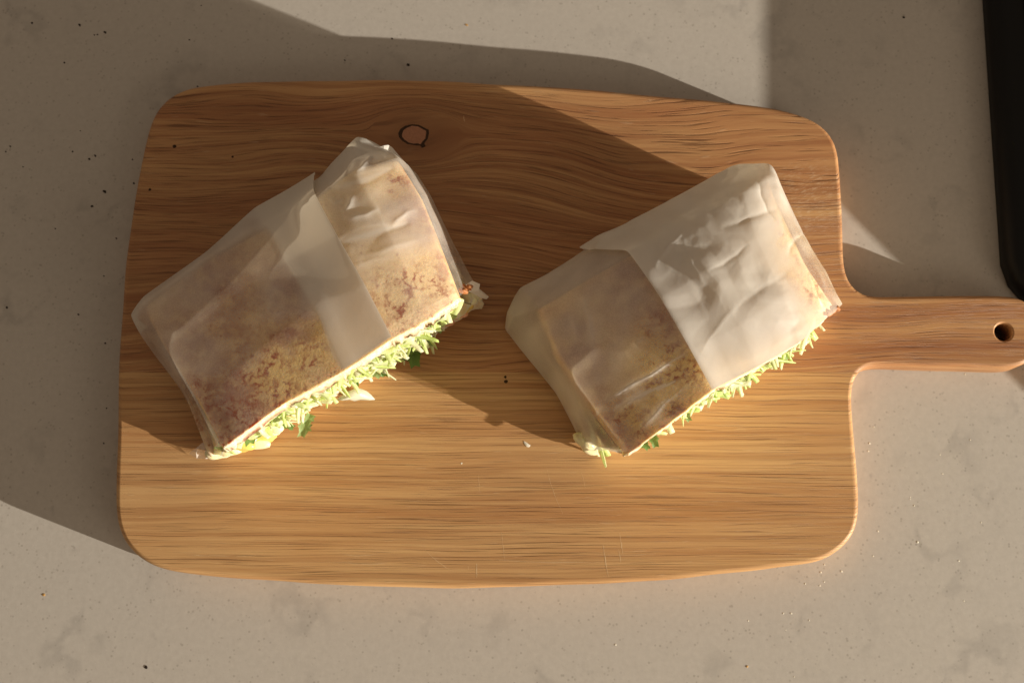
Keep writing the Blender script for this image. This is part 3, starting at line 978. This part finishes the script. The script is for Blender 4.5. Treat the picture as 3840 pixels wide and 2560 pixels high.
# --- small fillings that stick out of the cuts
def leafs(lst, core):
    for (px, py, mm, k, ang, tilt) in lst:
        fw = (math.cos(ang), math.sin(ang), -0.5)
        place('parsley_leaf', LEAVES[k], atb(px, py, mm), fw, (0.3 * math.sin(tilt), -0.5, 1), core)
leafs([(940,1628,11,0,0.6,0),(978,1605,13,2,0.9,1),(1142,1605,5,1,-2.0,0),(1158,1570,9,2,-2.1,0),(1078,1590,8,2,-0.4,1),(1595,1255,16,0,-1.2,0),
       (1578,1225,20,2,0.4,0),(1640,1232,14,3,-0.5,1),(1548,1330,9,0,-1.4,1),(1528,1320,11,1,-1.8,0),(1498,1322,12,3,0.5,1),(1437,1385,10,2,-1.3,0),
       (1332,1420,14,2,-1.4,0),(1410,1400,8,3,-0.6,0),(1465,1350,9,3,-0.9,0)], core_a)
leafs([(2452,1650,8,2,-1.2,0),(2418,1668,6,3,-0.8,1),(2945,1322,20,2,-0.9,0),(2575,1560,16,3,-0.9,0)], core_b)
EGG = mat_plain('soft_egg_yolk', (0.86, 0.62, 0.16), 0.35, 0.5, 0.2, 0.5, Subsurface_Weight=0.3, Subsurface_Radius=(0.004, 0.003, 0.001))
MAYO = mat_plain('mayonnaise_egg', (0.86, 0.78, 0.48), 0.3, 0.5, 0.1, 0.5, Subsurface_Weight=0.3, Subsurface_Radius=(0.004, 0.003, 0.001))
HAM = mat_plain('cured_ham', (0.78, 0.40, 0.22), 0.35, 0.5, 0.2, 0.6)
CRUST = mat_plain('crisp_crust', (0.40, 0.16, 0.055), 0.6, 0.3, 0.35, 0.9)
for k, (px, py, mm, rx, ry, rz, mat) in enumerate([(900,1672,5,8,4.5,3.5,EGG),(850,1690,4,7,4,3.2,MAYO),(965,1640,5,8,4.5,3.4,EGG),(810,1702,3.5,6,3.6,2.6,MAYO),
                                                  (1010,1612,6,7,4.2,3.5,MAYO),(940,1662,3.5,9,4,2.6,MAYO),(1768,1130,12,4,3,4,MAYO),(1742,1158,9,4,3,3.5,EGG)]):
    lump('egg_piece', atb(px, py, mm) + np.array([0, 0.001, 0]), rx / 1000 * 0.8, ry / 1000 * 0.8, rz / 1000, 200 + k, mat, core_a, 0.4)
for k, (px, py, mm, rx, ry, rz) in enumerate([(1700,1190,9,7,3.5,2.2),(1660,1215,7,6,3,2),(1290,1440,5,7,3,2),(1040,1598,7,6,3,2)]):
    lump('ham_piece', atb(px, py, mm) + np.array([0, 0.0015, 0]), rx / 1000 * 0.7, ry / 1000 * 0.7, rz / 1000, 230 + k, HAM, core_a, 0.5)
for k, (px, py, mm) in enumerate([(2205,1655,8),(2225,1672,5),(2190,1640,6)]):
    lump('egg_piece', atb(px, py, mm), 0.004, 0.003, 0.003, 250 + k, MAYO, core_b, 0.5)
# browned corners of the top slices
for th, pts in ((sa, [(845,1660,34),(862,1650,34.5),(1738,1090,40),(1750,1080,38)]), (sb, [(2362,1682,33),(2380,1670,34),(3132,1155,36),(3110,1172,37)])):
    for k, (px, py, mm) in enumerate(pts):
        lump('crust_edge', atb(px, py, mm - 2), 0.0019, 0.0012, 0.0020, 300 + k, CRUST, th, 0.7)
# long green streak and white strip at the open left end of the right half
for (px, py, mm, fw, sc, mi) in [(2215,1600,14,(0.25,-1,-0.5),1.1,7),(2232,1612,10,(0.3,-1,-0.3),0.9,3),(2200,1640,8,(0.5,-0.8,-0.2),0.7,1),(2240,1650,9,(0.6,-0.8,-0.3),0.8,4)]:
    place('cabbage_shred', SHREDS[mi], atb(px, py, mm), fw, (0, -0.3, 1), core_b, sc)

# torn paper tag at the right front corner of the left half
tp = [(1748,1066,38),(1768,1050,36),(1800,1062,31),(1795,1085,26),(1832,1112,18),(1826,1122,14),(1800,1118,17),(1778,1100,26),(1757,1090,34)]
cen = np.mean([atb(*p) for p in tp], 0)
pts = [atb(*p) + rng.normal(0, 0.0003, 3) for p in tp] + [cen + np.array([0.0006, -0.0006, 0.0012])]
me = mesh('torn_paper_edge', pts, [(i, (i + 1) % 9, 9) for i in range(9)])
me.attributes.new('veil', 'FLOAT', 'POINT').data.foreach_set('value', [0.9] * 10)
link('torn_paper_edge', me, PAPER2, sa, False)
tk = [(1405,556,30),(1440,546,30),(1456,544,29),(1470,552,27),(1500,588,24),(1540,630,18),(1500,640,22),(1440,590,30)]
me = mesh('paper_tuck', [atb(*p) for p in tk], [(0, 1, 7), (1, 2, 7), (2, 3, 7), (3, 4, 7), (4, 6, 7), (4, 5, 6)])
me.attributes.new('veil', 'FLOAT', 'POINT').data.foreach_set('value', [0.8] * 8)
link('paper_tuck', me, PAPER, sa, False)
# clear film poking out under the left front corner of the left half
fp = [(709,1700,0.8),(722,1688,3.5),(745,1672,5),(752,1664,7),(778,1648,9),(800,1658,8),(806,1690,6),(800,1716,1.2),(770,1720,2.5),(738,1719,0.8)]
cen = atb(765, 1692, 6)
vv = [atb(*p) for p in fp] + [cen] + [atb(735, 1698, 4), atb(755, 1690, 2.5), atb(785, 1680, 8), atb(780, 1705, 3)]
ff = [(0,1,11),(1,2,11),(2,12,11),(2,3,12),(3,4,13),(3,13,12),(4,5,13),(5,6,13),(6,14,13),(6,7,14),(7,8,14),(8,12,14),(12,13,10),(13,14,10),(14,12,10),(8,9,12),(9,11,12),(9,0,11)]
link('film_scrap', mesh('film_scrap', vv, ff), FILM, sa, False)

# ------------------------------------------------------------------ loose bits
op = [(1262,1498),(1300,1470),(1330,1457),(1352,1456),(1375,1466),(1392,1480),(1406,1497),(1385,1500),(1366,1499),(1350,1498),(1330,1503),(1306,1497),(1285,1500)]
zz = [7, 7, 6.5, 5.5, 4, 2.5, 1, 1, 1.5, 2, 2.5, 4, 6]
n_ = len(op)
up_ = [atb(a, b, z) for (a, b), z in zip(op, zz)]
dn_ = [p - np.array([0, 0, 0.0009]) for p in up_]
cu = np.mean(up_, 0) + np.array([0, 0, 0.0012])
vv = up_ + dn_ + [cu, cu - np.array([0, 0, 0.001])]
ff = [((i + 1) % n_, i, 2 * n_) for i in range(n_)] + [(n_ + i, n_ + (i + 1) % n_, 2 * n_ + 1) for i in range(n_)] + [(i, (i + 1) % n_, n_ + (i + 1) % n_, n_ + i) for i in range(n_)]
tag(link('onion_slice', mesh('onion_slice', vv, ff), ONION), 'translucent white onion slice lying on the board below the left sandwich', 'onion slice')

def speck_mesh(name, r, seed, mat, el=1.0):
    rr = np.random.RandomState(seed)
    bm = bmesh.new()
    bmesh.ops.create_icosphere(bm, subdivisions=1, radius=1)
    for v in bm.verts:
        v.co *= rr.uniform(0.65, 1.2)
        v.co = Vector((v.co.x * r * el, v.co.y * r, v.co.z * r * 0.16 + r * 0.12))
    me = bpy.data.meshes.new(name)
    bm.to_mesh(me)
    bm.free()
    me.materials.append(mat)
    return me
DK = [speck_mesh('dark_crumb', 0.00062, k, PEPPER, e) for k, e in enumerate((1.0, 1.5, 1.2))]
WH = [speck_mesh('white_crumb', 0.00042, k + 5, CRUMB, e) for k, e in enumerate((1.0, 1.4, 0.8))]
def specks(name, pts, meshes, label, cat, group=None, z=0.0, scale=1.0):
    for i, (px, py, s) in enumerate(pts):
        o = bpy.data.objects.new(name, meshes[i % len(meshes)])
        COL.objects.link(o)
        p = at(px, py, z)
        o.location = (p[0], p[1], z)
        o.rotation_euler = (0, 0, random.uniform(-0.9, -0.2))
        o.scale = (s * scale,) * 3
        if callable(label):
            w = label(px, py)
            tag(o, w, cat, w.replace('tiny ', '').replace('crumb', 'crumbs'))
        else:
            tag(o, label, cat, group)
def left_crumb(px, py):
    if py < 160: return 'tiny dark crumb on the shaded countertop in the top left corner'
    if px < 130: return 'tiny dark crumb on the countertop at the far left edge of the photo'
    if py < 560: return 'tiny dark crumb on the countertop off the top left corner of the board'
    if py < 1000: return 'tiny dark crumb beside the upper left edge of the board'
    return 'tiny dark crumb beside the lower left edge of the board'
def white_crumb(px, py):
    if py < 1720: return 'tiny white crumb on the sunlit countertop just below the board handle'
    if px > 3230: return 'tiny white crumb on the countertop right of the lower right board corner'
    return 'tiny white crumb on the countertop below the lower right board corner'
k_ = 0.574
specks('dark_crumb', [(x * k_, y * k_, s) for x, y, s in [(210,152,.9),(520,165,1.1),(637,228,.7),(617,230,.6),(686,213,1.1),(1238,262,.7),(421,411,.8),
       (67,957,.7),(38,992,.7),(475,991,.7),(622,1018,.9),(584,1040,1.0),(866,1043,.6),(525,856,.5),(151,1091,.6),(875,1198,.8),(683,1252,1.3),
       (602,1348,1.1),(362,1494,.6),(760,1557,.7),(1315,38,.6)]] +
       [(26,1153,.9),(294,1179,.7),(395,1287,.8),(400,1530,.6),(389,1661,.6),(390,1035,.6)], DK,
       left_crumb, 'crumb')
specks('dark_crumb', [(741,325,.7),(1293,227,.7),(1471,146,.8),(1531,244,1.3),(990,54,.4)], DK,
       'tiny dark crumb on the countertop above the board', 'crumb', 'dark crumbs above the board')
specks('dark_crumb', [(3389,66,1.0)], DK, 'single dark crumb on the countertop near the black appliance', 'crumb')
specks('dark_crumb', [(548,2500,1.2)], DK, 'single dark crumb on the sunlit countertop below the board at left', 'crumb')
specks('dark_crumb', [(2802,2497,1.1)], [speck_mesh('brown_crumb', 0.0006, 9, TAN)], 'single brown crumb on the countertop below the board at right', 'crumb')
specks('tan_crumb', [(165,2229,1.3)], [speck_mesh('tan_crumb', 0.0006, 10, TAN)], 'single tan crumb on the countertop at lower left', 'crumb')
specks('brown_crumb', [(1751,95,.9)], [speck_mesh('brown_crumb', 0.0006, 19, TAN, 1.6)], 'single brown crumb on the sunlit countertop at the top edge', 'crumb')
specks('white_crumb', [(1975,1665,1.4)], [speck_mesh('white_crumb', 0.0006, 12, CRUMB, 2.2)], 'white crumb on the board left of the right sandwich', 'crumb', z=ZB)
specks('white_crumb', [(1731,1736,1.0)], WH, 'white crumb on the board below the gap between the sandwiches', 'crumb', z=ZB)
k_ = 0.612
specks('white_crumb', [(2560 + x * k_, 1600 + y * k_, s) for x, y, s in [(1145,100,1.1),(1137,148,.9),(1762,80,.9),(1577,170,.7),(1593,287,.8),(1418,482,1.0),
       (1440,704,1.3),(1197,638,.9),(868,843,.9),(846,889,1.0),(973,884,1.1),(750,960,1.0),(868,948,.7),(840,972,.8),(774,1184,.9),(403,1186,.8),
       (665,1141,1.0),(616,1141,1.0),(1692,819,.9),(1167,790,.8),(1829,585,.8),(1395,430,.6),(1393,442,.6),(682,1530,.8),(632,1243,.6),(1724,1065,.7)]] +
       [(3619,1403,.9),(3277,1600,.8),(2308,2416,1.0)], WH,
       white_crumb, 'crumb')
